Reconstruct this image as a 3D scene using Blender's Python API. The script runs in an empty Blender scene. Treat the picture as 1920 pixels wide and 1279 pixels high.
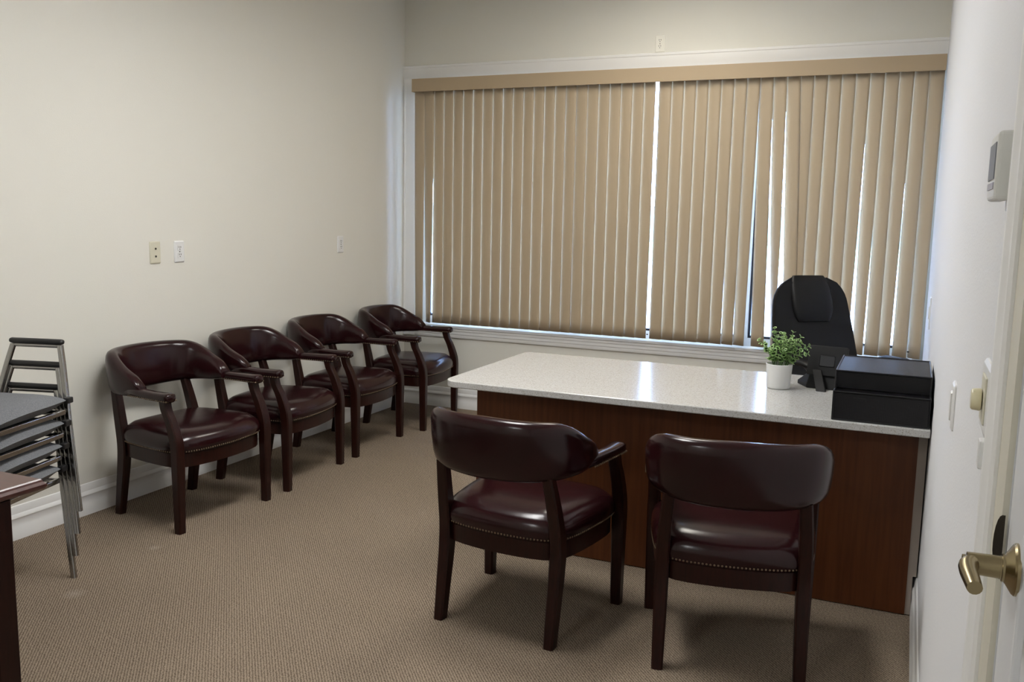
import bpy, math, random
from mathutils import Matrix, Vector
random.seed(7)
scene = bpy.context.scene
COL = scene.collection
PI = math.pi

# ------------------------------------------------------------------ camera
F_PX, YAW, PITCH, ROLL = 1688.86, .4132, .1407, .0197
CAM = Vector((3.6002, -6.0931, 1.5))
fwd = Vector((-math.sin(YAW)*math.cos(PITCH), math.cos(YAW)*math.cos(PITCH), -math.sin(PITCH)))
rgt = Vector((math.cos(YAW), math.sin(YAW), 0)); upv = rgt.cross(fwd)
r2 = math.cos(ROLL)*rgt + math.sin(ROLL)*upv
u2 = -math.sin(ROLL)*rgt + math.cos(ROLL)*upv
cd = bpy.data.cameras.new('camera'); cam = bpy.data.objects.new('camera', cd); COL.objects.link(cam)
m = Matrix((r2, u2, -fwd)).transposed().to_4x4(); m.translation = CAM
cam.matrix_world = m
cd.sensor_width = 36; cd.sensor_fit = 'HORIZONTAL'; cd.lens = F_PX/1920*36; cd.clip_start = .02
scene.camera = cam

# ------------------------------------------------------------------ light and exposure
LIGHT_STRENGTH = 31.0          # ceiling light diffusers
SKY_STRENGTH = 36.0
SKY_COLOR = (.40, .58, 1.0)
LIGHTS = ((1.86, -3.25, 1.02, (1, .995, .985), .10), (1.86, -7.45, .65, (.96, .985, 1.0), .10), (2.2, -1.35, .45, (1, .955, .86), .025))   # x, y, relative strength, tint, rim depth; last panel is added to brighten the back wall
scene.view_settings.view_transform = 'Standard'; scene.view_settings.look = 'None'
scene.view_settings.gamma = 1; scene.view_settings.exposure = 0; scene.view_settings.use_curve_mapping = False
w = bpy.data.worlds.new('overcast_sky'); scene.world = w; w.use_nodes = True
wb = w.node_tree.nodes['Background']; wb.inputs[0].default_value = (*SKY_COLOR, 1); wb.inputs[1].default_value = SKY_STRENGTH

W = 3.716; CEIL = 3.1; NEAR = -8.2

# ------------------------------------------------------------------ materials
def lin(r, g, b):
    f = lambda c: (c/255/12.92) if c/255 <= .04045 else ((c/255+.055)/1.055)**2.4
    return (f(r), f(g), f(b))
def mat(name, col, rough=.5, metal=0, spec=.5, bump=None, var=None, coat=0, emit=None):
    """bump=(scale, strength, distance); var=(scale, second colour, detail, stretch xyz)"""
    M = bpy.data.materials.new(name); M.use_nodes = True
    nt = M.node_tree; b = nt.nodes['Principled BSDF']
    b.inputs['Base Color'].default_value = (*col, 1); b.inputs['Roughness'].default_value = rough
    b.inputs['Metallic'].default_value = metal; b.inputs['Specular IOR Level'].default_value = spec
    b.inputs['Coat Weight'].default_value = coat; b.inputs['Coat Roughness'].default_value = .15
    tc = nt.nodes.new('ShaderNodeTexCoord')
    if var:
        mp = nt.nodes.new('ShaderNodeMapping'); nt.links.new(tc.outputs['Object'], mp.inputs[0])
        if len(var) > 3: mp.inputs['Scale'].default_value = var[3]
        n = nt.nodes.new('ShaderNodeTexNoise'); n.inputs['Scale'].default_value = var[0]; n.inputs['Detail'].default_value = var[2]
        nt.links.new(mp.outputs[0], n.inputs['Vector'])
        rp = nt.nodes.new('ShaderNodeValToRGB'); rp.color_ramp.elements[0].position = .35; rp.color_ramp.elements[1].position = .65
        rp.color_ramp.elements[0].color = (*col, 1); rp.color_ramp.elements[1].color = (*var[1], 1)
        nt.links.new(n.outputs['Fac'], rp.inputs[0]); nt.links.new(rp.outputs[0], b.inputs['Base Color'])
    if bump:
        n = nt.nodes.new('ShaderNodeTexNoise'); n.inputs['Scale'].default_value = bump[0]; n.inputs['Detail'].default_value = 3
        nt.links.new(tc.outputs['Object'], n.inputs['Vector'])
        bp = nt.nodes.new('ShaderNodeBump'); bp.inputs['Strength'].default_value = bump[1]; bp.inputs['Distance'].default_value = bump[2]
        nt.links.new(n.outputs['Fac'], bp.inputs['Height']); nt.links.new(bp.outputs[0], b.inputs['Normal'])
    if emit:
        b.inputs['Emission Color'].default_value = (*emit[0], 1); b.inputs['Emission Strength'].default_value = emit[1]
    return M

M = {}
M['wall'] = mat('cream_wall_paint', (.765, .748, .68), .75, bump=(190, .25, .002), spec=.25)
M['wall_w'] = mat('white_wall_paint', (.78, .785, .80), .7, bump=(170, .35, .002), spec=.3)
M['ceiling'] = mat('ceiling_paint', (.86, .85, .82), .9)
M['trim'] = mat('white_trim_paint', (.84, .835, .82), .45)
M['leather'] = mat('burgundy_leather', (.0135, .0026, .0034), .205, spec=.36, bump=(420, .06, .001), var=(5, (.020, .0040, .0052), 3))
M['mahogany'] = mat('mahogany_wood', (.013, .0028, .0017), .34, spec=.28, var=(30, (.022, .0046, .0027), 4, (3, 3, .4)))
M['brass_nail'] = mat('antique_nail', (.20, .15, .10), .3, metal=.9)
M['desk_wood'] = mat('cherry_veneer', (.080, .023, .0062), .4, spec=.3, var=(9, (.108, .033, .0092), 5, (7, 1, .35)))
M['table_wood'] = mat('red_table_wood', (.06, .018, .014), .34, spec=.55, var=(12, (.08, .024, .018), 4, (.4, 6, 1)), coat=.15)
M['vane'] = None
M['valance'] = mat('beige_valance', lin(176, 156, 128), .6, bump=(600, .1, .0005))
M['chrome'] = mat('chrome_tube', (.36, .35, .34), .14, metal=1)
M['blackplastic'] = mat('black_plastic', (.012, .012, .013), .4)
M['greyfabric'] = mat('grey_tweed', (.13, .135, .145), .95, bump=(700, .6, .002), var=(350, (.21, .215, .225), 2), spec=.1)
M['blackleather'] = mat('black_leather', (.0045, .0045, .005), .45, bump=(300, .1, .001), spec=.25)
M['white_plastic'] = mat('white_plastic', (.78, .78, .77), .35)
M['cream_plastic'] = mat('cream_plastic', (.72, .66, .44), .35)
M['ivory'] = mat('ivory_plate', (.66, .63, .50), .4)
M['slot'] = mat('dark_slot', (.05, .045, .035), .6)
M['brass'] = mat('antique_brass', (.32, .26, .15), .26, metal=1)
M['darkbrass'] = mat('dark_bronze', (.035, .028, .02), .4, metal=.6)
M['pot'] = mat('white_ceramic', (.78, .78, .77), .4)
M['leaf'] = mat('green_leaf', (.24, .42, .13), .5, var=(60, (.38, .56, .21), 2))
M['leaf2'] = mat('pale_leaf', (.44, .60, .26), .5, var=(60, (.32, .50, .20), 2))
M['stem'] = mat('leaf_stem', (.10, .20, .06), .6)
M['soil'] = mat('moss', (.02, .05, .015), .9)
M['screen'] = mat('grey_screen', (.20, .21, .23), .55)
M['gasket'] = mat('dark_gasket', (.012, .016, .03), .5)
M['winframe'] = mat('white_window_frame', (.72, .74, .76), .4)
M['door'] = mat('white_door_paint', (.74, .745, .76), .4)
M['sidewalk'] = mat('pale_concrete', (.55, .55, .54), .9, bump=(40, .3, .01))
M['grass'] = mat('lawn_grass', (.20, .27, .11), .95, bump=(60, .8, .03), var=(3, (.27, .32, .15), 4))
M['hedge'] = mat('hedge_leaves', (.16, .19, .15), .9, bump=(25, 1, .05))
M['steel'] = mat('dark_steel', (.02, .02, .022), .35, metal=.6)

def vane_mat():
    X = bpy.data.materials.new('beige_vinyl_vane'); X.use_nodes = True; nt = X.node_tree
    b = nt.nodes['Principled BSDF']; out = nt.nodes['Material Output']
    b.inputs['Base Color'].default_value = (*lin(178, 160, 134), 1); b.inputs['Roughness'].default_value = .5
    tc = nt.nodes.new('ShaderNodeTexCoord'); mp = nt.nodes.new('ShaderNodeMapping'); mp.inputs['Scale'].default_value = (500, 500, 30)
    n = nt.nodes.new('ShaderNodeTexNoise'); n.inputs['Scale'].default_value = 1
    bp = nt.nodes.new('ShaderNodeBump'); bp.inputs['Strength'].default_value = .15; bp.inputs['Distance'].default_value = .0005
    nt.links.new(tc.outputs['Object'], mp.inputs[0]); nt.links.new(mp.outputs[0], n.inputs['Vector']); nt.links.new(n.outputs['Fac'], bp.inputs['Height']); nt.links.new(bp.outputs[0], b.inputs['Normal'])
    t = nt.nodes.new('ShaderNodeBsdfTranslucent'); t.inputs[0].default_value = (*lin(200, 180, 150), 1)
    mx = nt.nodes.new('ShaderNodeMixShader'); mx.inputs[0].default_value = .015
    nt.links.new(b.outputs[0], mx.inputs[1]); nt.links.new(t.outputs[0], mx.inputs[2]); nt.links.new(mx.outputs[0], out.inputs[0])
    return X
M['vane'] = vane_mat()

def carpet_mat():
    X = mat('brown_loop_carpet', (.2, .15, .1), .95, spec=.08); nt = X.node_tree; b = nt.nodes['Principled BSDF']
    tc = nt.nodes.new('ShaderNodeTexCoord')
    mp = nt.nodes.new('ShaderNodeMapping'); mp.inputs['Rotation'].default_value = (0, 0, math.radians(-41)); nt.links.new(tc.outputs['Object'], mp.inputs[0])
    wv = nt.nodes.new('ShaderNodeTexWave'); wv.inputs['Scale'].default_value = 34; wv.inputs['Distortion'].default_value = 3.0; wv.inputs['Detail'].default_value = 2; wv.inputs['Detail Scale'].default_value = 3
    nt.links.new(mp.outputs[0], wv.inputs['Vector'])
    n = nt.nodes.new('ShaderNodeTexNoise'); n.inputs['Scale'].default_value = 150; n.inputs['Detail'].default_value = 2; nt.links.new(tc.outputs['Object'], n.inputs['Vector'])
    n2 = nt.nodes.new('ShaderNodeTexNoise'); n2.inputs['Scale'].default_value = 1.6; n2.inputs['Detail'].default_value = 4; nt.links.new(tc.outputs['Object'], n2.inputs['Vector'])
    ad = nt.nodes.new('ShaderNodeMath'); ad.operation = 'MULTIPLY_ADD'; ad.inputs[1].default_value = .36; nt.links.new(wv.outputs['Fac'], ad.inputs[0])
    sc = nt.nodes.new('ShaderNodeMath'); sc.operation = 'MULTIPLY'; sc.inputs[1].default_value = .74; nt.links.new(n.outputs['Fac'], sc.inputs[0]); nt.links.new(sc.outputs[0], ad.inputs[2])
    rp = nt.nodes.new('ShaderNodeValToRGB'); e = rp.color_ramp.elements
    e[0].position = .30; e[0].color = (.110, .082, .058, 1); e[1].position = .75; e[1].color = (.315, .250, .186, 1)
    nt.links.new(ad.outputs[0], rp.inputs[0])
    mx = nt.nodes.new('ShaderNodeMixRGB'); mx.blend_type = 'MULTIPLY'; mx.inputs[0].default_value = .35
    r2_ = nt.nodes.new('ShaderNodeValToRGB'); r2_.color_ramp.elements[0].position = .3; r2_.color_ramp.elements[1].position = .7
    r2_.color_ramp.elements[0].color = (.72, .72, .72, 1); nt.links.new(n2.outputs['Fac'], r2_.inputs[0])
    nt.links.new(rp.outputs[0], mx.inputs[1]); nt.links.new(r2_.outputs[0], mx.inputs[2])
    # two pale worn lint marks
    cur = mx.outputs[0]
    for (px, py, rad) in ((.63, -3.22, .035), (.72, -3.72, .05)):
        v = nt.nodes.new('ShaderNodeVectorMath'); v.operation = 'DISTANCE'; v.inputs[1].default_value = (px, py, 0); nt.links.new(tc.outputs['Object'], v.inputs[0])
        mr = nt.nodes.new('ShaderNodeMapRange'); mr.inputs[1].default_value = 0; mr.inputs[2].default_value = rad; mr.inputs[3].default_value = .25; mr.inputs[4].default_value = 0
        nt.links.new(v.outputs['Value'], mr.inputs[0])
        k = nt.nodes.new('ShaderNodeMixRGB'); k.inputs[2].default_value = (.5, .44, .38, 1); nt.links.new(mr.outputs[0], k.inputs[0]); nt.links.new(cur, k.inputs[1]); cur = k.outputs[0]
    nt.links.new(cur, b.inputs['Base Color'])
    bp = nt.nodes.new('ShaderNodeBump'); bp.inputs['Strength'].default_value = .7; bp.inputs['Distance'].default_value = .004
    nt.links.new(ad.outputs[0], bp.inputs['Height']); nt.links.new(bp.outputs[0], b.inputs['Normal'])
    return X
M['carpet'] = carpet_mat()

def quartz_mat():
    X = mat('speckled_quartz', (.6, .57, .53), .16, spec=.5); nt = X.node_tree; b = nt.nodes['Principled BSDF']
    tc = nt.nodes.new('ShaderNodeTexCoord')
    v = nt.nodes.new('ShaderNodeTexVoronoi'); v.inputs['Scale'].default_value = 330; nt.links.new(tc.outputs['Object'], v.inputs['Vector'])
    n = nt.nodes.new('ShaderNodeTexNoise'); n.inputs['Scale'].default_value = 55; n.inputs['Detail'].default_value = 4; nt.links.new(tc.outputs['Object'], n.inputs['Vector'])
    sp = nt.nodes.new('ShaderNodeSeparateColor'); nt.links.new(v.outputs['Color'], sp.inputs[0])
    rp = nt.nodes.new('ShaderNodeValToRGB'); e = rp.color_ramp.elements
    e[0].position = .03; e[0].color = (.36, .33, .29, 1); e[1].position = .16; e[1].color = (.53, .525, .51, 1)
    x = e.new(.9); x.color = (.56, .555, .54, 1); x = e.new(.97); x.color = (.64, .635, .62, 1)
    nt.links.new(sp.outputs[0], rp.inputs[0])
    mx = nt.nodes.new('ShaderNodeMixRGB'); mx.blend_type = 'MULTIPLY'; mx.inputs[0].default_value = .12; nt.links.new(rp.outputs[0], mx.inputs[1]); nt.links.new(n.outputs['Fac'], mx.inputs[2])
    nt.links.new(mx.outputs[0], b.inputs['Base Color']); return X
M['quartz'] = quartz_mat()

def glass_mat():
    X = bpy.data.materials.new('window_glass'); X.use_nodes = True; nt = X.node_tree; nt.nodes.remove(nt.nodes['Principled BSDF'])
    out = nt.nodes['Material Output']; t = nt.nodes.new('ShaderNodeBsdfTransparent'); t.inputs[0].default_value = (.93, .96, .97, 1)
    g = nt.nodes.new('ShaderNodeBsdfGlossy'); g.inputs['Roughness'].default_value = .01
    fr = nt.nodes.new('ShaderNodeFresnel'); fr.inputs[0].default_value = 1.45
    mx = nt.nodes.new('ShaderNodeMixShader'); nt.links.new(fr.outputs[0], mx.inputs[0]); nt.links.new(t.outputs[0], mx.inputs[1]); nt.links.new(g.outputs[0], mx.inputs[2]); nt.links.new(mx.outputs[0], out.inputs[0])
    return X
M['glass'] = glass_mat()

def mesh_metal():
    X = mat('black_wire_mesh', (.006, .006, .008), .38, spec=.35); nt = X.node_tree; b = nt.nodes['Principled BSDF']; out = nt.nodes['Material Output']
    tc = nt.nodes.new('ShaderNodeTexCoord'); cur = None
    sep = nt.nodes.new('ShaderNodeSeparateXYZ'); nt.links.new(tc.outputs['Object'], sep.inputs[0])
    for i in range(3):
        a = nt.nodes.new('ShaderNodeMath'); a.operation = 'MULTIPLY'; a.inputs[1].default_value = 2*PI/.0058; nt.links.new(sep.outputs[i], a.inputs[0])
        s = nt.nodes.new('ShaderNodeMath'); s.operation = 'SINE'; nt.links.new(a.outputs[0], s.inputs[0])
        if cur is None: cur = s.outputs[0]
        else:
            k = nt.nodes.new('ShaderNodeMath'); k.operation = 'ADD'; nt.links.new(cur, k.inputs[0]); nt.links.new(s.outputs[0], k.inputs[1]); cur = k.outputs[0]
    gt = nt.nodes.new('ShaderNodeMath'); gt.operation = 'GREATER_THAN'; gt.inputs[1].default_value = 1.1; nt.links.new(cur, gt.inputs[0])
    t = nt.nodes.new('ShaderNodeBsdfTransparent'); mx = nt.nodes.new('ShaderNodeMixShader')
    nt.links.new(gt.outputs[0], mx.inputs[0]); nt.links.new(b.outputs[0], mx.inputs[1]); nt.links.new(t.outputs[0], mx.inputs[2]); nt.links.new(mx.outputs[0], out.inputs[0])
    return X
M['wiremesh'] = mesh_metal()

# ------------------------------------------------------------------ mesh helpers
def catmull(pts, n=6):
    out = []
    P = [pts[0]] + list(pts) + [pts[-1]]
    for i in range(1, len(P)-2):
        for k in range(n):
            t = k/n; a, b, c, d = P[i-1], P[i], P[i+1], P[i+2]
            out.append(tuple(.5*((2*b[j]) + (c[j]-a[j])*t + (2*a[j]-5*b[j]+4*c[j]-d[j])*t*t + (3*b[j]-a[j]-3*c[j]+d[j])*t**3) for j in range(len(b))))
    out.append(tuple(pts[-1])); return out
class MB:
    def __init__(s): s.v = []; s.f = []
    def add(s, vs, fs):
        o = len(s.v); s.v += [tuple(x) for x in vs]; s.f += [tuple(o+i for i in q) for q in fs]; return s
    def box(s, x0, x1, y0, y1, z0, z1):
        return s.add([(x, y, z) for z in (z0, z1) for y in (y0, y1) for x in (x0, x1)], [(0, 2, 3, 1), (4, 5, 7, 6), (0, 1, 5, 4), (2, 6, 7, 3), (0, 4, 6, 2), (1, 3, 7, 5)])
    def loft(s, rings, cap=True):
        n = len(rings[0]); vs = [p for r in rings for p in r]; fs = []
        for i in range(len(rings)-1):
            for k in range(n):
                fs.append((i*n+k, i*n+(k+1) % n, (i+1)*n+(k+1) % n, (i+1)*n+k))
        if cap: fs.append(tuple(range(n-1, -1, -1))); fs.append(tuple((len(rings)-1)*n+k for k in range(n)))
        return s.add(vs, fs)
    def prism(s, poly, fn, a, b):
        """poly 2d, fn(u,v,w)->xyz, extruded w from a to b"""
        return s.loft([[fn(u, v, a) for u, v in poly], [fn(u, v, b) for u, v in poly]])
    def tube(s, path, r, n=10, cap=True):
        path = [Vector(p) for p in path]; rings = []; prev = None
        for i, p in enumerate(path):
            t = (path[min(i+1, len(path)-1)] - path[max(i-1, 0)]).normalized()
            if prev is None:
                a = Vector((0, 0, 1)) if abs(t.z) < .9 else Vector((1, 0, 0)); u = t.cross(a).normalized()
            else: u = (prev - t*prev.dot(t)).normalized()
            prev = u; v = t.cross(u); rr = r[i] if isinstance(r, (list, tuple)) else r
            rings.append([p + rr*(math.cos(2*PI*k/n)*u + math.sin(2*PI*k/n)*v) for k in range(n)])
        return s.loft(rings, cap)
    def lathe(s, prof, n=24, fn=lambda x, y, z: (x, y, z)):
        return s.loft([[fn(r*math.cos(2*PI*k/n), r*math.sin(2*PI*k/n), z) for k in range(n)] for r, z in prof])
    def ball(s, c, r, n=6, m=3, sq=(1, 1, 1)):
        rings = []
        for i in range(m+1):
            ph = -PI/2 + PI*(i+.001 if i == 0 else (i-.001 if i == m else i))/m
            rings.append([(c[0]+sq[0]*r*math.cos(ph)*math.cos(2*PI*k/n), c[1]+sq[1]*r*math.cos(ph)*math.sin(2*PI*k/n), c[2]+sq[2]*r*math.sin(ph)) for k in range(n)])
        return s.loft(rings)
    def build(s, name, mt, parent=None, smooth=40, bevel=0, seg=2):
        me = bpy.data.meshes.new(name); me.from_pydata(s.v, [], s.f); me.update()
        me.materials.append(mt if not isinstance(mt, str) else M[mt])
        import bmesh as _b
        bm = _b.new(); bm.from_mesh(me); _b.ops.recalc_face_normals(bm, faces=bm.faces); bm.to_mesh(me); bm.free()
        if smooth: me.shade_smooth(); me.set_sharp_from_angle(angle=math.radians(smooth))
        o = bpy.data.objects.new(name, me); COL.objects.link(o)
        if parent: o.parent = parent
        if bevel:
            b = o.modifiers.new('bevel', 'BEVEL'); b.width = bevel; b.segments = seg; b.limit_method = 'ANGLE'; b.angle_limit = math.radians(40); b.harden_normals = False
        return o
def tag(o, label, cat, group=None):
    o['label'] = label; o['category'] = cat
    if group: o['group'] = group
    return o
def thing(name, label, cat, loc=(0, 0, 0), rz=0, group=None):
    o = bpy.data.objects.new(name, None); COL.objects.link(o); o.empty_display_size = .1
    o.location = loc; o.rotation_euler = (0, 0, rz); return tag(o, label, cat, group)
def struct(o): o['kind'] = 'structure'; return o
def copy_tree(root, loc, rz, label):
    def rec(o, parent):
        c = o.copy(); COL.objects.link(c); c.parent = parent
        for ch in o.children: rec(ch, c)
        return c
    kids = list(root.children); r = root.copy(); COL.objects.link(r); r.location = loc; r.rotation_euler = (0, 0, rz); r['label'] = label
    for ch in kids: rec(ch, r)
    return r
def rrect(hx, hy, c, z=None, cx=0, cy=0, n=1):
    """chamfered / rounded rectangle ring"""
    pts = []
    for (sx, sy, a0) in ((1, 1, 0), (-1, 1, 90), (-1, -1, 180), (1, -1, 270)):
        for k in range(n+1):
            a = math.radians(a0 + 90*k/n)
            pts.append((cx + sx*(hx-c) + c*math.cos(a), cy + sy*(hy-c) + c*math.sin(a)))
    return pts if z is None else [(x, y, z) for x, y in pts]

# ------------------------------------------------------------------ room shell
struct(MB().box(-.15, W+.15, NEAR-.15, .15, -.1, 0).build('floor', 'carpet', smooth=0))
struct(MB().box(-.15, W+.15, NEAR-.15, .15, CEIL, CEIL+.1).build('ceiling', 'ceiling', smooth=0))
struct(MB().box(-.15, 0, NEAR-.15, .15, 0, CEIL).build('wall_left', 'wall', smooth=0))
struct(MB().box(-.15, W+.15, NEAR-.15, NEAR, 0, CEIL).build('wall_front', 'wall', smooth=0))
WX0, WX1, WZ0, WZ1 = .125, W-.06, .625, 2.485
b = MB(); b.box(-.15, W+.15, 0, .15, 0, WZ0); b.box(-.15, W+.15, 0, .15, WZ1, CEIL); b.box(-.15, WX0, 0, .15, WZ0, WZ1); b.box(WX1, W+.15, 0, .15, WZ0, WZ1)
struct(b.build('wall_back', 'wall', smooth=0))
DY0, DY1, DZ = -5.98, -5.035, 2.06     # door opening
b = MB(); b.box(W, W+.15, DY1, .15, 0, CEIL); b.box(W, W+.15, NEAR-.15, DY0, 0, CEIL); b.box(W, W+.15, DY0, DY1, DZ, CEIL)
struct(b.build('wall_right', 'wall_w', smooth=0))

# baseboards: stepped profile (distance from wall, height)
BB = [(0, 0), (.016, 0), (.016, .052), (.012, .060), (.012, .092), (.016, .100), (.013, .112), (.008, .118), (.008, .138), (.004, .152), (0, .155)]
def base(name, fn, a, c): struct(MB().prism(BB, fn, a, c).build(name, 'trim', smooth=30))
base('baseboard_left', lambda u, v, t: (u, t, v), NEAR, 0)
base('baseboard_back', lambda u, v, t: (t, -u, v), 0, W)
base('baseboard_right', lambda u, v, t: (W-u, t, v), -4.855, 0)
base('baseboard_front', lambda u, v, t: (t, NEAR+u, v), 0, W)

# window casing (trim_1): top and left boards, sill and apron with mouldings
b = MB()
TOPP = [(0, 0), (-.018, 0), (-.018, .012), (-.022, .020), (-.022, .078), (-.026, .084), (-.026, .096), (-.020, .1), (0, .1)]
b.prism(TOPP, lambda u, v, t: (t, u, 2.481+v), 0, W)
LEFP = [(0, 0), (-.020, 0), (-.024, .006), (-.024, .016), (-.020, .022), (-.020, .090), (-.016, .103), (0, .103)]
b.prism(LEFP, lambda u, v, t: (v+.001, u, t), .547, 2.4815)
APR = [(0, .547), (-.012, .547), (-.016, .556), (-.016, .572), (-.020, .578), (-.020, .596), (-.024, .602), (-.024, .618), (-.034, .624), (-.036, .640), (-.030, .645), (.06, .645), (.06, .61), (0, .61)]
b.prism(APR, lambda u, v, t: (t, u, v), .0, W)
struct(b.build('trim_1', 'trim', smooth=30))

# window unit
win = struct(bpy.data.objects.new('window_1', None)); COL.objects.link(win)
b = MB()
MULL = (1.35, 2.605)
b.box(WX0, WX1, .05, .11, WZ0, .70); b.box(WX0, WX1, .05, .11, WZ1-.06, WZ1); b.box(WX0, WX0+.05, .05, .11, .70, WZ1-.06); b.box(WX1-.05, WX1, .05, .11, .70, WZ1-.06)
b.build('window_frame', 'winframe', win, smooth=0)
for x in MULL: MB().box(x-.03, x+.03, .05, .11, .70, WZ1-.06).build('mullion', 'winframe', win, smooth=0)
edges = [WX0+.05, MULL[0]-.03, MULL[0]+.03, MULL[1]-.03, MULL[1]+.03, WX1-.05]
for i in range(3):
    x0, x1 = edges[2*i], edges[2*i+1]; z0, z1 = .70, WZ1-.06; g = .016
    k = MB(); k.box(x0, x0+g, .062, .098, z0, z1); k.box(x1-g, x1, .062, .098, z0, z1); k.box(x0+g, x1-g, .062, .098, z0, z0+g); k.box(x0+g, x1-g, .062, .098, z1-g, z1)
    k.build('gasket', 'gasket', win, smooth=0)
    MB().box(x0+g, x1-g, .078, .083, z0+g, z1-g).build('pane', 'glass', win, smooth=0)

# outside
struct(MB().box(-40, 40, .15, 26, -.25, -.12).build('sidewalk', 'sidewalk', smooth=0))
struct(MB().box(-60, 60, 26, 60, -.3, -.14).build('lawn', 'grass', smooth=0))
rings = []
for i in range(60):
    y = -45 + i*1.4; h = 2.3 + .35*random.random()
    rings.append([(y, 52+.9*math.cos(a)+.06*random.random(), -.16 + h*max(0, math.sin(a))*.95) for a in [PI*k/8 for k in range(9)]])
tag(MB().loft(rings).build('hedge', 'hedge', smooth=60), 'hedge outside beyond the lawn, glimpsed through the blind gaps', 'hedge')

# door and casing in the right wall
b = MB(); CAS = [(0, 0), (.012, 0), (.018, .012), (.018, .034), (.014, .044), (.014, .066), (.010, .072), (0, .072)]
b.prism(CAS, lambda u, v, t: (W-u, -4.862-v-.018, t), 0, DZ+.09)
b.prism(CAS, lambda u, v, t: (W-u, DY0-.0+v-.072, t), 0, DZ+.09)
b.prism(CAS, lambda u, v, t: (W-u, t, DZ+.018+v), DY0, -4.95)
struct(b.build('trim_2', 'trim', smooth=30))
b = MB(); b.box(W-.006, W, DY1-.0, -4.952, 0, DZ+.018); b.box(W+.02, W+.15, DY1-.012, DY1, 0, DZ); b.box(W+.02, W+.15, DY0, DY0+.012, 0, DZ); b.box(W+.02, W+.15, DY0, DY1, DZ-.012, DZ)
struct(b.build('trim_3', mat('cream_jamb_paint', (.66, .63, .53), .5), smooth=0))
door = struct(bpy.data.objects.new('door_1', None)); COL.objects.link(door)
dy0, dy1 = DY0+.015, DY1-.004
b = MB(); b.box(W+.012, W+.045, dy0, dy1, .012, DZ-.014)
# stiles and rails stand proud around six recessed panels
ymid = (dy0+dy1)/2
for (a, c) in ((dy0, dy0+.115), (ymid-.05, ymid+.05), (dy1-.115, dy1)): b.box(W+.001, W+.012, a, c, .012, DZ-.014)
for (a, c) in ((.012, .24), (.80, .92), (1.52, 1.63), (1.92, DZ-.014)):
    b.box(W+.001, W+.012, dy0+.115, ymid-.05, a, c); b.box(W+.001, W+.012, ymid+.05, dy1-.115, a, c)
b.build('door_leaf', 'door', door, smooth=0, bevel=.003)
for (ya, yc) in ((dy0+.115, ymid-.05), (ymid+.05, dy1-.115)):
    for (za, zc) in ((.24, .80), (.92, 1.52), (1.63, 1.92)):
        q = [[(W+.011, y, z) for y, z in ((ya+.012, za+.012), (yc-.012, za+.012), (yc-.012, zc-.012), (ya+.012, zc-.012))],
             [(W+.004, y, z) for y, z in ((ya+.042, za+.042), (yc-.042, za+.042), (yc-.042, zc-.042), (ya+.042, zc-.042))]]
        MB().loft(q).build('door_panel', 'door', door, smooth=0)
KY, KZ = -5.132, 1.168
b = MB(); b.lathe([(.0255, 0), (.0255, .003), (.0238, .005), (.0238, .005), (.020, .0075), (.016, .010), (.0135, .012), (.0135, .014), (.0115, .0145), (.0115, .016)], 32, lambda x, y, z: (W-z+.002, KY+x, KZ+y))
b.build('handle_rose', 'brass', door)
b = MB()
n = 14
path = catmull([(W-.036, KY, KZ), (W-.041, KY-.008, KZ), (W-.042, KY-.020, KZ-.001), (W-.040, KY-.038, KZ-.003), (W-.038, KY-.054, KZ-.005)], 5)
rr = [.0100 - .0030*i/(len(path)-1) for i in range(len(path))]
b.tube(path, rr, n); b.tube([(W-.012, KY, KZ), (W-.030, KY, KZ), (W-.043, KY, KZ)], [.0112, .0108, .0104], 20); b.tube([(W-.042, KY, KZ), (W-.047, KY, KZ)], .0075, 16)
b.build('lever_handle', 'brass', door)
# curved strike lip on the jamb
poly = [(-.0, -.022)] + [(.022*math.cos(a)*.55, .030*math.sin(a)) for a in [(-PI/2+PI*k/10) for k in range(11)]]
MB().prism([(-p[0]*1.6, p[1]) for p in poly], lambda u, v, t: (W-.004-t+u*.35, -5.048+u*.1, KZ-.002+v), 0, .003).build('strike_plate', 'darkbrass', door, smooth=0)

# ------------------------------------------------------------------ ceiling lights
def ceiling_light(x, y, k, tint, rim, label):
    t = thing('ceiling_light', label, 'ceiling light', (x, y, CEIL), 0, 'rectangular ceiling lights')
    b = MB()
    for s in (-1, 1): b.box(.30*s-.02, .30*s+.02, -.62, .62, -rim, 0); b.box(-.28, .28, .60*s-.02, .60*s+.02, -rim, 0)
    b.build('housing', 'white_plastic', t, smooth=0); MB().box(-.28, .28, -.58, .58, -.012, -.004).build('diffuser', mat('lamp_diffuser', (.9, .9, .88), .6, emit=(tint, LIGHT_STRENGTH*k)), t, smooth=0)
for (x, y, k, c, rim), l in zip(LIGHTS, ('white rectangular ceiling light panel over the middle of the carpet', 'white rectangular ceiling light panel behind the doorway end of the room', 'added dimmer ceiling light panel above the desk, unseen, brightening the window wall')):
    ceiling_light(x, y, k, c, rim, l)

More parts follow.
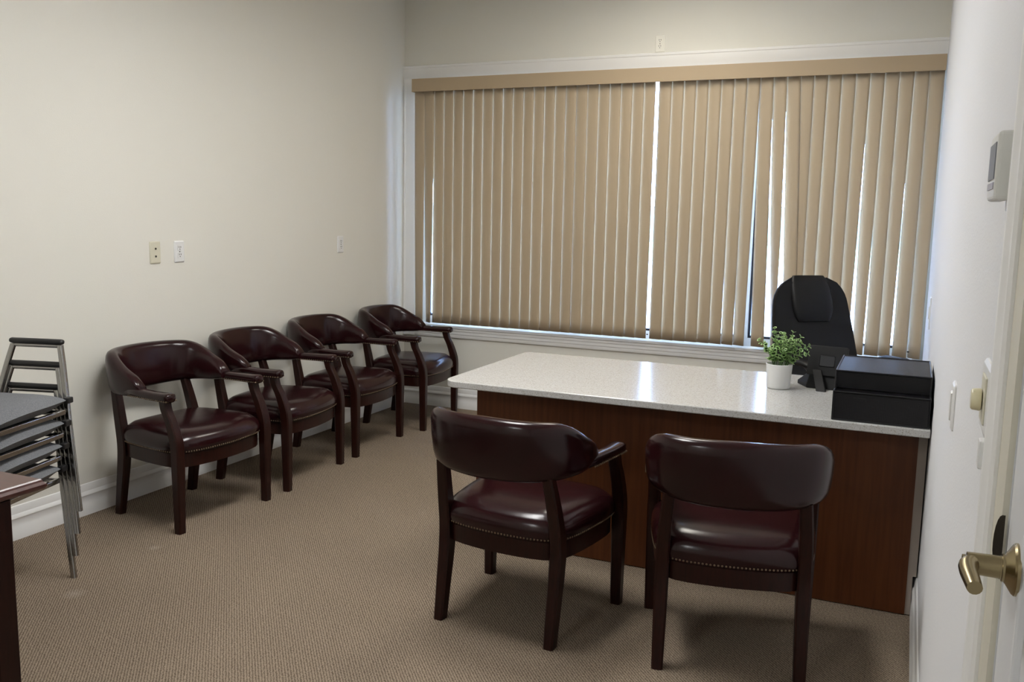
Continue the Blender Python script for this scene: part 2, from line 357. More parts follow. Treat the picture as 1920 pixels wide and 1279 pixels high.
# ------------------------------------------------------------------ burgundy captain's chairs
def outline(k=1.0, n=10):
    """seat plan outline, bowed front and rear, rounded corners"""
    pts = []
    def q(a, c, bow, ax):
        for i in range(n):
            t = i/n; x = a[0]+(c[0]-a[0])*t; y = a[1]+(c[1]-a[1])*t; s = bow*math.sin(PI*t)
            pts.append((x + s*ax[0], y + s*ax[1]))
    A, B, C_, D = (-.282, .232), (.282, .232), (.238, -.212), (-.238, -.212)
    q(A, B, .040, (0, 1)); q(B, C_, .012, (1, 0)); q(C_, D, .028, (0, -1)); q(D, A, .012, (-1, 0))
    # round the corners by two smoothing passes
    for _ in range(3):
        pts = [((pts[i-1][0]+2*pts[i][0]+pts[(i+1) % len(pts)][0])/4, (pts[i-1][1]+2*pts[i][1]+pts[(i+1) % len(pts)][1])/4) for i in range(len(pts))]
    return [(x*k, y*k) for x, y in pts]

def make_chair():
    t = thing('captain_chair', '', 'chair', (0, 0, 0), 0, 'burgundy leather captain chairs')
    # legs
    for s in (-1, 1):
        p = catmull([(s*.228, -.236, 0, .019, .022), (s*.228, -.218, .12, .021, .024), (s*.228, -.196, .27, .023, .027), (s*.228, -.193, .36, .023, .027), (s*.224, -.216, .48, .022, .024), (s*.213, -.250, .615, .020, .020)], 5)
        MB().loft([rrect(hx, hy, .006, z, x, y) for x, y, z, hx, hy in p]).build('leg', 'mahogany', t, smooth=35)
        p = catmull([(s*.285, .232, 0, .020, .020), (s*.285, .232, .15, .022, .022), (s*.285, .232, .30, .024, .024), (s*.285, .231, .39, .0245, .025), (s*.285, .222, .45, .0235, .025), (s*.285, .196, .525, .022, .023), (s*.285, .170, .575, .021, .022), (s*.284, .160, .615, .021, .023)], 5)
        MB().loft([rrect(hx, hy, .006, z, x, y) for x, y, z, hx, hy in p]).build('leg', 'mahogany', t, smooth=35)
    # apron frame
    o1 = outline(.985); o2 = outline(.90); n = len(o1)
    b = MB(); b.loft([[(x, y, .302) for x, y in o2], [(x, y, .302) for x, y in o1], [(x, y, .372) for x, y in o1], [(x, y, .372) for x, y in o2], [(x, y, .302) for x, y in o2]], cap=False)
    b.build('seat_frame', 'mahogany', t, smooth=40)
    # cushion
    rings = []
    for k, z in ((.97, .362), (1.0, .368), (1.022, .378), (1.034, .394), (1.03, .412), (1.005, .430), (.955, .445), (.87, .457), (.74, .465), (.56, .470), (.34, .473), (.12, .474)):
        rings.append([(x, y, z + (.010*(abs(x)/.28)**2 if k < .9 else 0)) for x, y in outline(k)])
    cu = MB().loft(rings).build('seat_cushion', 'leather', t, smooth=60)
    b = MB(); o = outline(1.018)
    d = 0; acc = 0
    for i in range(n):
        a, c = o[i], o[(i+1) % n]; L = math.dist(a, c); s0 = -acc
        s = .0125 - acc if acc else 0
        while s < L:
            x = a[0]+(c[0]-a[0])*s/L; y = a[1]+(c[1]-a[1])*s/L
            if not any(abs(abs(x)-lx) < .027 and abs(y-ly) < .032 for lx, ly in ((.285, .232), (.228, -.195))):
                b.ball((x, y, .3775), .0044, 6, 3)
            s += .0125
        acc = (L - (s-.0125)) % .0125
    nt_ = b.build('nail_trim', 'brass_nail', cu, smooth=80); nt_['kind'] = 'stuff'
    # horseshoe back
    rings = []; N = 44; K = 18
    for i in range(N+1):
        ph = math.radians(-104 + 208*i/N); e = 2/2.7
        c_, s_ = math.cos(ph), math.sin(ph)
        X = .268*math.copysign(abs(s_)**e, s_); Y = -.085 - .225*math.copysign(abs(c_)**e, c_)
        # outward normal of the curve
        nx = math.copysign(abs(s_)**(2-e), s_)/.268; ny = -math.copysign(abs(c_)**(2-e), c_)/.225; L = math.hypot(nx, ny); nx /= L; ny /= L
        u = abs(i/N*2-1)
        drop = max(0, (u-.42)/.58)
        zt = .814 - .138*drop**2.3 - .012*u
        zb = .590 + .022*u + (.012*max(0, (u-.85)/.15))
        hz = (zt-zb)/2; zc = (zt+zb)/2; th = .036*(1-.25*max(0, (u-.8)/.2)**2)
        ring = []
        for k in range(K):
            a = 2*PI*k/K; ca, sa = math.cos(a), math.sin(a)
            off = th*math.copysign(abs(ca)**.75, ca); dz = hz*math.copysign(abs(sa)**.52, sa)
            flare = .010*(dz/.115)
            ring.append((X + nx*(off+flare), Y + ny*(off+flare), zc+dz))
        rings.append(ring)
    # shrink caps
    def cap(r, f): 
        cx = [sum(p[j] for p in r)/len(r) for j in range(3)]; return [tuple(cx[j]+(p[j]-cx[j])*f for j in range(3)) for p in r]
    rings = [cap(rings[0], .68)] + rings + [cap(rings[-1], .68)]
    MB().loft(rings).build('backrest', 'leather', t, smooth=60)
    # padded arms
    for s in (-1, 1):
        rings = []
        for (y, hw, hh, z) in ((-.10, .020, .014, .638), (-.095, .026, .020, .638), (0, .027, .021, .636), (.10, .028, .021, .634), (.165, .030, .022, .634), (.185, .031, .023, .634), (.2, .029, .021, .634), (.208, .022, .015, .634)):
            x = s*(.272 + .014*min(1, (y+.10)/.2))
            rings.append([(x + hw*math.copysign(abs(math.cos(a))**.6, math.cos(a)), y, z + hh*math.copysign(abs(math.sin(a))**.7, math.sin(a))) for a in [2*PI*k/16 for k in range(16)]])
        ar = MB().loft(rings).build('armrest', 'leather', t, smooth=50)
        b = MB()
        for i in range(20):
            y = -.06 + .26*i/19; x = s*(.272 + .014*min(1, (y+.10)/.2))
            for q in (-1, 1): b.ball((x+q*(.027+.003*(y > .14)), y, .621), .0040, 6, 3)
        for i in range(7): b.ball((s*.286 + .026*(i-3)/3, .205-.004*abs(i-3)/3, .621), .0040, 6, 3)
        k = b.build('nail_trim', 'brass_nail', ar, smooth=80); k['kind'] = 'stuff'
    return t

chairs = [
    (.381, -2.732, -93.4, 'burgundy leather captain chair in the wall row nearest the stacked grey chairs'),
    (.372, -2.023, -84.5, 'second burgundy captain chair along the left wall counting from the stacked grey chairs'),
    (.327, -1.273, -87.2, 'third burgundy captain chair along the left wall counting from the stacked grey chairs'),
    (.345, -.500, -84.5, 'burgundy captain chair in the corner under the left end of the window'),
    (2.343, -3.061, -5.0, 'burgundy captain chair before the desk, left one of two, with its right arm showing'),
    (3.101, -3.005, 11.2, 'burgundy captain chair seen from behind, before the right end of the desk'),
]
c0 = make_chair()
for i, (x, y, r, l) in enumerate(chairs):
    if i == 0: c0.location = (x, y, 0); c0.rotation_euler = (0, 0, math.radians(r)); c0['label'] = l
    else: copy_tree(c0, (x, y, 0), math.radians(r), l)

# ------------------------------------------------------------------ desk
desk = thing('reception_desk', 'wide desk with speckled white stone top on reddish cherry wood panels', 'desk', (0, 0, 0))
DZ0, DZ1 = .735, .765; X0, X1, Y0, Y1 = 1.745, W-.004, -2.63, -1.668
poly = [(X1, Y1), (X0+.02, Y1)]
poly += [(X0+.02+.02*math.cos(a), Y1-.02+.02*math.sin(a)) for a in []]
poly = [(X1, Y0), (X1, Y1)]
for (cx, cy, r, a0) in ((X0+.03, Y1-.03, .03, 90), (X0+.075, Y0+.075, .075, 180)):
    poly += [(cx+r*math.cos(math.radians(a0+90*k/8)), cy+r*math.sin(math.radians(a0+90*k/8))) for k in range(9)]
MB().prism(poly, lambda u, v, t: (u, v, t), DZ0, DZ1).build('countertop', 'quartz', desk, smooth=30, bevel=.004)
PX0, PX1, PY = 1.846, 3.680, -2.473
MB().box(PX0+.02, PX1-.02, PY, PY+.019, .004, DZ0).build('front_panel', 'desk_wood', desk, smooth=0)
for x in (PX0, PX1-.02): MB().box(x, x+.02, PY, PY+.62, .004, DZ0).build('side_panel', 'desk_wood', desk, smooth=0)
b = MB(); b.box(PX1, X1-.001, PY+.004, PY+.022, .158, DZ0); b.box(PX1, W-.017, PY+.004, PY+.022, .004, .158)
b.build('shaded_wall_strip', mat('shaded_wall_grey', (.34, .29, .25), .6), desk, smooth=0)  # added strip closing the desk gap, its grey imitates the wall in shade
MB().box(PX0+.5, PX0+.52, PY+.019, PY+.60, .004, DZ0).build('divider_panel', 'desk_wood', desk, smooth=0)
for k in range(3):
    z0 = .03 + k*.235
    d = MB().box(PX0+.025, PX0+.495, PY+.60, PY+.62, z0, z0+.225).build('drawer_front', 'desk_wood', desk, smooth=0)
    MB().tube([(PX0+.2, PY+.64, z0+.16), (PX0+.32, PY+.64, z0+.16)], .006).build('drawer_pull', 'steel', d)

# ------------------------------------------------------------------ vertical blind
blind = thing('vertical_blind', 'beige vertical vane blind with a matching valance across the whole window', 'blind', (0, 0, 0))
b = MB(); b.box(.130, W-.006, -.120, -.112, 2.377, 2.470); b.box(.130, .138, -.112, -.028, 2.377, 2.470); b.box(.138, W-.006, -.112, -.028, 2.462, 2.470)
b.build('valance', 'valance', blind, smooth=0, bevel=.0015)
MB().box(.16, W-.02, -.088, -.046, 2.425, 2.458).build('head_rail', 'winframe', blind, smooth=0)
def vane(xc, tt, tb, zb=.662, pw=1.6, dxb=0):
    wv = .089; U = 6; R_ = 22; vs = []; fs = []
    for r in range(R_+1):
        s = r/R_; z = 2.425 + (zb-2.425)*s; th = math.radians(tt + (tb-tt)*s**pw)
        for k in range(U+1):
            u = wv*(k/U-.5); o = -.0070*(1-(2*k/U-1)**2)
            # left edge goes to the window (+y), right edge to the room
            vs.append((xc + dxb*s + u*math.cos(th) - o*math.sin(th)*-1, -.067 - u*math.sin(th) + o*math.cos(th), z))
    for r in range(R_):
        for k in range(U): a = r*(U+1)+k; fs.append((a, a+1, a+U+2, a+U+1))
    o = MB().add(vs, fs).build('vane', 'vane', blind, smooth=60)
    sd = o.modifiers.new('thickness', 'SOLIDIFY'); sd.thickness = .0011
    return o
rnd = random.Random(3)
def closed(x, margin, pitch):
    """turn angle at which neighbouring vanes still overlap by margin when seen from the doorway"""
    mm = (3.6-x)/6.03; th = 2.0
    while th < 40 and .089*math.cos(math.radians(th)) - pitch - mm*.089*math.sin(math.radians(th)) > margin: th += .1
    return th
NL = 23; PL_ = (1.925-.170)/(NL-1)
for i in range(NL):
    xc = .170 + i*PL_
    mg = rnd.uniform(.0002, .0030)
    tt = closed(xc, mg+.0018, PL_); tb = closed(xc, mg, PL_)
    if i == 0: tt, tb = 4, 22
    if i == 1: tt, tb = 4, 40
    if i == 2: tb = 5
    vane(xc, tt, tb, pw=.7 if i > 2 else 1.4)
right = [0, 0, 0, 0, 0, 14, 22, 30, 12, 66, 24, 20, 26, 17, 22, 34, 44, 24, 36, 20, 38]
sway = {7: -.006, 8: .036, 9: .050, 10: .072, 11: .014, 15: -.012, 18: -.01}
PR_ = (3.662-2.032)/20
for i, tb in enumerate(right):
    xc = 2.032 + i*PR_; mg = rnd.uniform(-.0012, .0012); tt = min(8.5 + rnd.uniform(-2, 2), closed(xc, mg+.0015, PR_))
    vane(xc, tt, max(tb, min(13, closed(xc, mg+.0006, PR_))) if tb != 12 else 12, pw=.7 if tb == 0 else 1.2, dxb=sway.get(i, 0))
for (x, z) in ((.30, .690), (1.975, .690), (2.60, .690), (3.44, .695), (3.63, .70)):
    MB().box(x-.006, x+.006, -.062, -.058, z-.004, z+.004).build('chain_clip', 'slot', blind, smooth=0)

# ------------------------------------------------------------------ outlets and plates
def duplex(name, label, cat, base_mt, face, w_=.072, h=.115, detail=True, group=None):
    """plate local: x along wall, z up, -y out of the wall"""
    t = thing(name, label, cat, (0, 0, 0), 0, group)
    MB().loft([rrect(w_/2, h/2, .006, None, 0, 0, 3) and [(x, 0, z) for x, z in rrect(w_/2, h/2, .006, None, 0, 0, 3)], [(x, -.003, z) for x, z in rrect(w_/2, h/2, .006, None, 0, 0, 3)], [(x, -.0065, z) for x, z in rrect(w_/2-.005, h/2-.005, .005, None, 0, 0, 3)]]).build('cover_plate', base_mt, t, smooth=30)
    if face == 'duplex':
        for s in (-1, 1):
            r = MB().prism([(x, z+s*.0195) for x, z in rrect(.0165, .0145, .009, None, 0, 0, 3)], lambda u, v, q: (u, -q, v), .004, .009).build('receptacle', base_mt, t, smooth=30)
            for dx in (-.006, .006): MB().box(dx-.0016, dx+.0016, -.0096, -.0088, s*.0195+.001, s*.0195+.009).build('slot', 'slot', r, smooth=0)
            MB().prism([(.0028*math.cos(2*PI*k/10), s*.0195-.0065+.0028*math.sin(2*PI*k/10)) for k in range(10)], lambda u, v, q: (u, -q, v), .0088, .0096).build('slot', 'slot', r, smooth=0)
        MB().prism([(.003*math.cos(2*PI*k/10), .003*math.sin(2*PI*k/10)) for k in range(10)], lambda u, v, q: (u, -q, v), .006, .008).build('screw', 'slot', t, smooth=0)
    if face == 'phone':
        for s in (-1, 1):
            MB().prism([(.0055*math.cos(2*PI*k/10), s*.020+.0055*math.sin(2*PI*k/10)) for k in range(10)], lambda u, v, q: (u, -q, v), .006, .009).build('screw', 'slot', t, smooth=0)
    if face == 'rocker':
        MB().loft([[(x, -.006, z) for x, z in rrect(.016, .033, .002)], [(x, -.010, z) for x, z in rrect(.015, .031, .002)]]).build('rocker', base_mt, t, smooth=0)
    return t
LW = PI/2     # local -y -> world +x  (left wall)
def place(t, loc, rz): t.location = loc; t.rotation_euler = (0, 0, rz)
place(duplex('wall_plate', 'ivory cover plate with two dark screws on the left wall', 'wall plate', 'ivory', 'phone'), (0, -2.536, 1.262), LW)
place(duplex('wall_outlet', 'white double outlet on the left wall beside the ivory plate', 'outlet', 'white_plastic', 'duplex'), (0, -2.367, 1.262), LW)
place(duplex('wall_outlet', 'white double outlet on the left wall towards the window corner', 'outlet', 'white_plastic', 'duplex', .070), (0, -.863, 1.266), LW)
place(duplex('wall_outlet', 'ivory double outlet high on the wall just above the window casing', 'outlet', mat('ivory_light', (.84, .82, .74), .4), 'duplex', .068, .108), (1.967, 0, 2.640), 0)
RW = -PI/2    # local -y -> world -x (right wall)
place(duplex('light_switch', 'white rocker switch plate low on the right wall nearest the desk end', 'light switch', 'white_plastic', 'rocker', .075, .105), (W, -3.865, 1.09), RW)
place(duplex('wall_plate', 'tall white cover plate on the right wall beside the blind', 'wall plate', 'white_plastic', 'rocker', .09, .165), (W, -1.0, 1.035), RW)
# dimmer with cream knob
t = duplex('dimmer_switch', 'white dimmer plate with a round cream knob on the right wall', 'dimmer switch', 'white_plastic', '', .130, .100); place(t, (W, -4.690, 1.256), RW)
MB().box(-.030, .030, -.009, -.006, -.033, .033).build('bezel', 'ivory', t, smooth=0, bevel=.002)
MB().lathe([(.004, .006), (.004, .010), (.015, .0105), (.016, .012), (.015, .021), (.013, .023), (.006, .0235)], 24, lambda x, y, z: (x, -z, y-.002)).build('knob', 'cream_plastic', t)
# small white control next to the casing
t = thing('fan_control', 'small white wall control squeezed between dimmer plate and door casing', 'wall control', (W, -4.846, 1.235), RW)
MB().box(-.028, .028, -.006, 0, -.055, .055).build('cover_plate', 'white_plastic', t, smooth=0, bevel=.002)
MB().box(-.012, .012, -.020, -.006, -.040, -.004).build('slider', 'white_plastic', t, smooth=0, bevel=.002)
MB().ball((0, -.007, .035), .003).build('screw', 'white_plastic', t)
# thermostat
t = thing('thermostat', 'white wall thermostat with a grey screen beside the door', 'thermostat', (W, -4.80, 1.567), RW)
MB().box(-.058, .058, -.008, 0, -.052, .046).build('back_plate', 'white_plastic', t, smooth=0, bevel=.003)
MB().box(-.054, .054, -.030, -.010, -.040, .043).build('housing', mat('thermostat_white', (.70, .70, .66), .4), t, smooth=0, bevel=.005, seg=3)
MB().box(-.044, .044, -.0312, -.029, -.014, .030).build('screen', 'screen', t, smooth=0)
MB().box(-.044, .044, -.0312, -.029, -.026, -.018).build('button_row', mat('lilac_button', (.42, .41, .46), .5), t, smooth=0)

# ------------------------------------------------------------------ stacked grey chairs
def make_stack_chair(label):
    t = thing('stacking_chair', label, 'chair', (0, 0, 0), 0, 'stacked grey chairs')
    def bar(path, hw, hd=None): return path
    for s in (-1, 1):
        p = [(s*.235, -.20, 0), (s*.198, -.230, .20), (s*.160, -.262, .40), (s*.130, -.292, .55), (s*.105, -.315, .655)]
        MB().loft([rrect(.011, .009, .004, z, x, y, 2) for x, y, z in catmull(p, 4)]).build('rear_leg', 'chrome', t, smooth=50)
        p = [(s*.205, .22, 0), (s*.195, .20, .20), (s*.182, .185, .40)]
        MB().loft([rrect(.011, .009, .004, z, x, y, 2) for x, y, z in catmull(p, 4)]).build('front_leg', 'chrome', t, smooth=50)
        MB().box(s*.182-.008, s*.182+.008, -.21, .19, .392, .412).build('side_rail', 'chrome', t, smooth=0, bevel=.003)
        MB().box(s*.196-.013, s*.196+.013, -.235, -.200, .438, .462).build('end_cap', 'blackplastic', t, smooth=0, bevel=.004)
    MB().box(-.178, .178, -.215, -.197, .395, .410).build('cross_rail', 'chrome', t, smooth=0, bevel=.003)
    MB().tube([(-.105, -.315, .650), (.105, -.315, .650)], .009, 10).build('back_rail', 'chrome', t)
    rings = []
    for x, r in ((-.120, .006), (-.117, .012), (-.11, .0145), (.11, .0145), (.117, .012), (.120, .006)):
        rings.append([(x, -.315 + r*1.0*math.cos(a), .667 + r*.8*math.sin(a)) for a in [2*PI*k/12 for k in range(12)]])
    MB().loft(rings).build('rail_grip', 'blackplastic', t, smooth=50)
    # saddle seat pad, thin at the corners, thick and low in the middle
    vs = []; fs = []; n = 14
    def pt(i, j, top):
        a, c = 2*i/n-1, 2*j/n-1
        x = .212*a*(1-.06*c*c); y = -.005 + .225*c*(1-.08*a*a)
        ed = (1-a**4)*(1-c**4)
        z = .452 - .010*(1-a*a) + (.044 if top else -.046)*ed**.6 - (.018*max(0, c)**2)
        return (x, y, z)
    for top in (True, False):
        for i in range(n+1):
            for j in range(n+1): vs.append(pt(i, j, top))
    m_ = (n+1)*(n+1)
    for i in range(n):
        for j in range(n):
            a = i*(n+1)+j; fs.append((a, a+n+1, a+n+2, a+1)); fs.append((m_+a, m_+a+1, m_+a+n+2, m_+a+n+1))
    rim = [i*(n+1) for i in range(n+1)] + [n*(n+1)+j for j in range(1, n+1)] + [i*(n+1)+n for i in range(n-1, -1, -1)] + [j for j in range(n-1, 0, -1)]
    for k in range(len(rim)): a, c = rim[k], rim[(k+1) % len(rim)]; fs.append((a, c, m_+c, m_+a))
    MB().add(vs, fs).build('seat', 'greyfabric', t, smooth=70)
    return t
SR = math.radians(180+15)      # faces the near end of the room, turned a little to the right
fvec = Vector((-math.sin(SR), math.cos(SR))); rvec = Vector((math.cos(SR), math.sin(SR)))
foot = Vector((.588, -3.608)); o0 = foot + .235*rvec + .20*fvec
labels = ['bottom one of the four stacked chrome chairs with grey fabric seats', 'second from the bottom of the four stacked chrome chairs with grey seats',
          'second from the top of the four stacked chrome chairs with grey seats', 'topmost of the four stacked chrome chairs with grey fabric seats']
sc0 = make_stack_chair(labels[0]); sc0.location = (o0.x, o0.y, 0); sc0.rotation_euler = (0, 0, SR)
for k in range(1, 4): copy_tree(sc0, (o0.x+.007*k, o0.y+.008*k, .0925*k), SR, labels[k])

# ------------------------------------------------------------------ red wood table at the left edge
t = thing('side_table', 'reddish wood table whose corner shows at the left edge before the stacked chairs', 'table', (0, 0, 0))
TX, TY = 1.490, -4.423
b = MB(); prof = [(0, 0), (.0, .010), (.010, .016), (.012, .024), (.004, .030)]
def slab(x0, x1, y0, y1):
    rings = []
    for off, z in ((.014, .728), (.004, .732), (0, .738), (0, .745), (.006, .752), (.008, .757), (.012, .760)):
        rings.append([(x0+off, y0+off, z), (x1-off, y0+off, z), (x1-off, y1-off, z), (x0+off, y1-off, z)])
    return MB().loft(rings)
slab(.35, TX, TY-.66, TY).build('tabletop', 'table_wood', t, smooth=0)
tw = 'mahogany'
b = MB(); b.box(.42, 1.42, -5.02, -5.0, .62, .728); b.box(.42, 1.42, TY-.12, TY-.10, .62, .728); b.box(.42, .44, -5.0, TY-.12, .62, .728); b.box(1.40, 1.42, -5.0, TY-.12, .62, .728)
b.build('apron', tw, t, smooth=0)
for (x, y) in ((.45, TY-.12), (1.452, TY-.135), (.45, -5.0), (1.432, -5.0)):
    MB().loft([rrect(.032, .032, .004, z, x, y) for z in (0, .3, .728)]).build('leg', tw, t, smooth=30)

# ------------------------------------------------------------------ office chair behind the desk
oc = thing('office_chair', 'black leather high-back office chair standing behind the desk by the window', 'office chair', (3.37, -1.29, 0), math.atan2(.785, .62)-PI)
FR = math.atan2(-.785, .62) - PI/2; oc.rotation_euler = (0, 0, FR)
rec = math.radians(20)
def bk(x, s, d):
    """backrest local: s up along the recline from the seat hinge, d forward"""
    return (x, -.21 - s*math.sin(rec) + d*math.cos(rec), .50 + s*math.cos(rec) + d*math.sin(rec))
rings = []; SH = .72
for i in range(25):
    s = SH*i/24; u = i/24
    hw = (.215 + .03*math.sin(PI*min(1, u*1.1))) * (1 if u < .80 else math.sqrt(max(.0, 1-((u-.80)/.225)**2.6)))
    hw = max(hw, .075); th = .055 - .015*u; bow = -.03*math.sin(PI*u)
    if i == 24: th *= .45
    K = 20; rings.append([bk(hw*math.copysign(abs(math.cos(a))**.55, math.cos(a)), s, bow + .028*(math.cos(a)**4) + th*math.copysign(abs(math.sin(a))**.7, math.sin(a))) for a in [2*PI*k/K for k in range(K)]])
MB().loft(rings).build('backrest', 'blackleather', oc, smooth=60)
rings = []
for i in range(13):
    s = .475 + .257*i/12; q = abs(2*i/12-1); hw = .122*(1-.22*q**3); th = .036*(1-.72*q**3)
    rings.append([bk(hw*math.copysign(abs(math.cos(a))**.5, math.cos(a)), s, .020 + th*math.copysign(abs(math.sin(a))**.7, math.sin(a))) for a in [2*PI*k/20 for k in range(20)]])
MB().loft(rings).build('headrest', 'blackleather', oc, smooth=60)
rings = []
for k, z in ((.90, .41), (1, .425), (1.02, .45), (1, .48), (.93, .50), (.75, .512), (.4, .516)):
    rings.append([(x*k, y*k+.02, z) for x, y in rrect(.25, .23, .09, None, 0, 0, 5)])
MB().loft(rings).build('seat', 'blackleather', oc, smooth=60)
for s in (-1, 1):
    MB().tube(catmull([(s*.25, -.17, .44), (s*.285, -.17, .60), (s*.285, -.13, .76), (s*.285, -.02, .79), (s*.285, .07, .77), (s*.28, .10, .66), (s*.25, .09, .44)], 6), .017, 10).build('arm', 'blackplastic', oc)
    rings = []
    for y, k in ((-.16, .3), (-.15, .8), (-.11, 1), (.03, 1), (.08, .8), (.095, .3)):
        rings.append([(s*.285+.032*k*math.cos(a), y, .795 + .016*k*math.sin(a) - .4*(y+.01)**2*2) for a in [2*PI*j/12 for j in range(12)]])
    MB().loft(rings).build('arm_pad', 'blackleather', oc, smooth=60)
MB().lathe([(.06, .40), (.05, .36), (.028, .34), (.028, .14), (.045, .13), (.045, .07), (.03, .065)], 16).build('gas_lift', 'steel', oc)
for k in range(5):
    a = 2*PI*k/5 + .3; d = Vector((math.cos(a), math.sin(a), 0)); n_ = Vector((-d.y, d.x, 0))
    l = MB().loft([[tuple(d*r + n_*hw*q + Vector((0, 0, z+dz))) for q, dz in ((-1, -h), (1, -h), (.7, h), (-.7, h))] for r, hw, z, h in ((.03, .03, .10, .025), (.15, .024, .092, .02), (.265, .018, .075, .014))]).build('base_leg', 'blackplastic', oc, smooth=0)
    c = d*.255
    MB().lathe([(.01, -.02), (.026, -.02), (.028, -.012), (.028, .012), (.026, .02), (.01, .02)], 14, lambda x, y, z: (c.x + d.y*z + d.x*x*1.0, c.y - d.x*z + d.y*x, .028 + y)).build('caster', 'blackplastic', l)

# ------------------------------------------------------------------ potted plant
pl = thing('potted_plant', 'small bushy green plant in a plain white pot on the desk', 'plant', (3.112, -2.065, .765))
MB().lathe([(.040, 0), (.047, .002), (.049, .006), (.0555, .104), (.0565, .107), (.054, .109), (.051, .104), (.048, .090), (.02, .088)], 40).build('pot', 'pot', pl, smooth=50)
MB().lathe([(.049, .086), (.047, .092), (.03, .098), (.01, .1)], 24).build('moss', 'soil', pl)
def leaf_mesh(mt):
    n = 8; vs = [(0, 0, 0)]; fs = []
    ring = [(math.sin(2*PI*k/n)*.85*(1 if k else 1), .5-.5*math.cos(2*PI*k/n), .10*abs(math.sin(2*PI*k/n))) for k in range(n)]
    vs = ring + [(0, .5, -.03)] + [(x, y, z-.03) for x, y, z in ring]
    for k in range(n): fs.append((k, (k+1) % n, n)); fs.append((n+1+(k+1) % n, n+1+k, n)); fs.append((k, n+1+k, n+1+(k+1) % n, (k+1) % n))
    o = MB().add(vs, fs); return o
lp = [leaf_mesh('leaf').build('leaf', M[k], None, smooth=50) for k in ('leaf', 'leaf2')]
used = [False, False]
pr = random.Random(11)
sprigs = []
for k in range(17):
    ang = 2*PI*k/17*1.0 + pr.uniform(-.2, .2); rad = pr.uniform(.035, .125); h = pr.uniform(.07, .135)
    if k % 3 == 0: rad *= .45; h += .03
    tip = Vector((math.cos(ang)*rad + .012, math.sin(ang)*rad*.85, .095+h)); sprigs.append((ang, tip))
sprigs += [(2.6, Vector((-.030, -.01, .268))), (.3, Vector((.125, -.03, .200))), (.5, Vector((.085, .0, .235))), (.1, Vector((.06, -.02, .22))), (2.9, Vector((-.09, -.02, .21)))]
for si, (ang, tip) in enumerate(sprigs):
    root = Vector((math.cos(ang)*.022, math.sin(ang)*.022, .088)); mid = (root+tip)/2 + Vector((0, 0, .02))
    path = [tuple(p) for p in catmull([tuple(root), tuple(mid), tuple(tip)], 6)]
    sp = MB().tube(path, [.0016]*len(path), 5).build('sprig', 'stem', pl)
    nl = 5; L = len(path)
    for q in range(nl):
        i = int((.30 + .68*q/(nl-1))*(L-1)); p = Vector(path[i]); dirv = (Vector(path[min(i+1, L-1)]) - Vector(path[max(0, i-1)])).normalized()
        size = .0245*(1-.42*q/(nl-1))*pr.uniform(.85, 1.15)
        for s in (0, 1):
            which = 1 if (q >= 3 or pr.random() < .35) else 0
            src = lp[which]
            if used[which]: o = src.copy(); COL.objects.link(o)
            else: o = src; used[which] = True
            o.parent = sp; side = dirv.cross(Vector((math.cos(q*1.9+si), math.sin(q*1.9+si), .15))).normalized()*(1 if s else -1)
            yv = (side*.9 + dirv*.55).normalized(); xv = yv.cross(dirv).normalized(); zv = xv.cross(yv)
            mm = Matrix((xv*size*.72, yv*size, zv*size)).transposed().to_4x4(); mm.translation = p; o.matrix_local = mm

# ------------------------------------------------------------------ black mesh letter tray
tr = thing('letter_tray', 'black wire mesh two-tier letter tray at the right end of the desk', 'letter tray', (0, 0, 0))
a0, a1, y0, y1, z0, zm, z1 = 3.378, 3.704, -2.612, -2.130, .765, .872, .940
yu = -2.545
MB().box(a0+.003, a1-.003, y0, y0+.003, z0+.004, zm).build('lower_front', 'wiremesh', tr, smooth=0)
MB().box(a0+.003, a1-.003, yu, yu+.003, zm+.004, z1-.003).build('upper_front', 'wiremesh', tr, smooth=0)
MB().box(a0+.003, a1-.003, yu, y1, z1-.003, z1).build('top_panel', 'wiremesh', tr, smooth=0)
MB().box(a0+.003, a1-.003, y0, y1, zm-.004, zm-.001).build('middle_shelf', 'wiremesh', tr, smooth=0)
MB().box(a0+.003, a1-.003, y0, y1, z0+.001, z0+.004).build('bottom_panel', 'wiremesh', tr, smooth=0)
MB().box(a0, a1, y1-.003, y1, z0+.004, z1-.004).build('back_panel', 'wiremesh', tr, smooth=0)
for x in (a0, a1-.003):
    MB().prism([(y0, z0+.003), (y1, z0+.003), (y1, z1), (yu, z1), (yu-.012, zm+.006), (y0, zm)], lambda u, v, q: (q, u, v), x, x+.003).build('side_panel', 'wiremesh', tr, smooth=0)
b = MB(); r = .0032
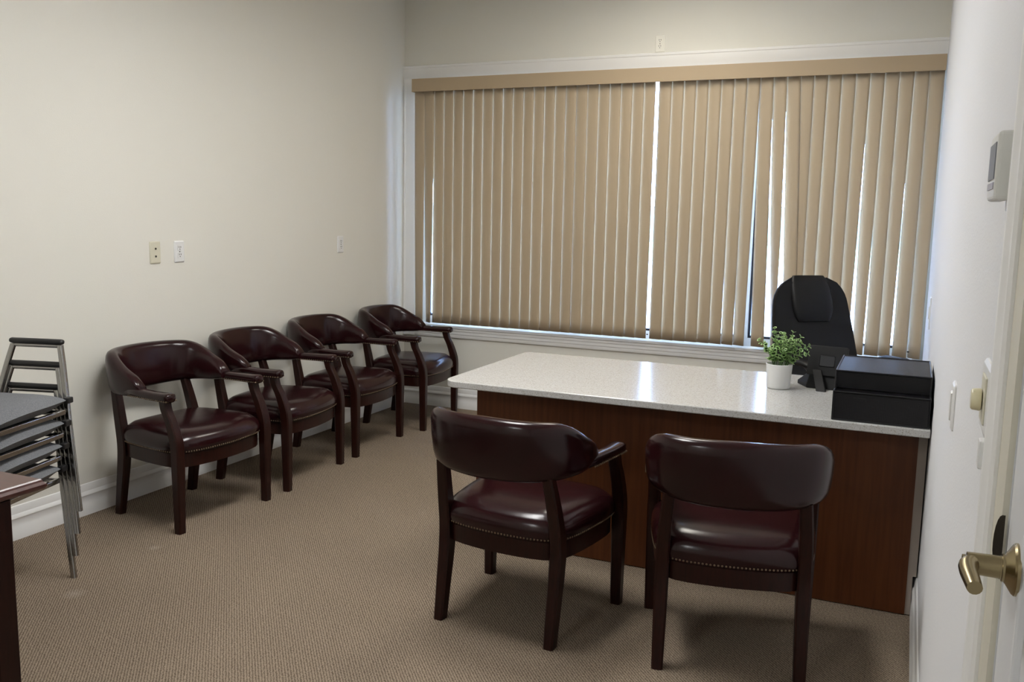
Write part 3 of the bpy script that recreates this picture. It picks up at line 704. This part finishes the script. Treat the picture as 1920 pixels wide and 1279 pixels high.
for z, yy in ((z0+r, y0), (zm, y0), (z1, yu)):
    b.tube([(a0, yy, z), (a1, yy, z)], r, 8); b.tube([(a0, y1, z), (a1, y1, z)], r, 8)
    for x in (a0, a1): b.tube([(x, yy, z), (x, y1, z)], r, 8)
for x in (a0, a1): b.tube([(x, y0, z0+r), (x, y0, zm)], r, 8); b.tube([(x, yu-.012, zm), (x, yu, z1)], r, 8); b.tube([(x, y1, z0+r), (x, y1, z1)], r, 8)
b.build('wire_frame', 'steel', tr)
MB().box(3.448, 3.490, y0-.0025, y0+.001, zm-.030, zm-.018).build('label_holder', 'steel', tr, smooth=0)

# ------------------------------------------------------------------ black tablet on its stand
ts = thing('tablet_stand', 'black tablet on an angled folding stand between plant and letter tray', 'tablet stand', (3.300, -1.985, .765), math.radians(-6))
tl = math.radians(16); M['matte_black'] = mat('matte_black_plastic', (.006, .006, .0065), .6, spec=.3)
def tp(x, s, d): return (x, .0 + s*math.sin(tl) + d*math.cos(tl), .062 + s*math.cos(tl) - d*math.sin(tl))
b = MB(); b.loft([[tp(x, z, 0) for x, z in rrect(.083, .066, .008, None, 0, .062, 3)], [tp(x, z, .011) for x, z in rrect(.083, .066, .008, None, 0, .062, 3)]])
b.build('tablet', 'matte_black', ts, smooth=30, bevel=.002)
MB().loft([[tp(x, z, -.004) for x, z in rrect(.03, .022, .004, None, 0, .06, 2)], [tp(x, z, .001) for x, z in rrect(.034, .026, .004, None, 0, .06, 2)]]).build('hinge_plate', 'steel', ts, smooth=30)
# splayed wedge foot behind and prop leg in front
MB().loft([[(-.135, .075, 0), (-.075, -.015, 0), (.09, -.015, 0), (.105, .075, 0)], [(-.135, .078, .016), (-.078, -.010, .012), (.09, -.010, .012), (.105, .078, .016)], [(-.075, .030, .068), (-.07, .016, .070), (.075, .016, .070), (.075, .030, .068)]]).build('wedge_base', 'matte_black', ts, smooth=0, bevel=.003)
MB().loft([[(-.022, -.080, 0), (.018, -.080, 0), (.018, -.062, 0), (-.022, -.062, 0)], [(-.058, -.004, .082), (-.02, -.004, .082), (-.02, .008, .082), (-.058, .008, .082)]]).build('prop_leg', 'matte_black', ts, smooth=0, bevel=.002)
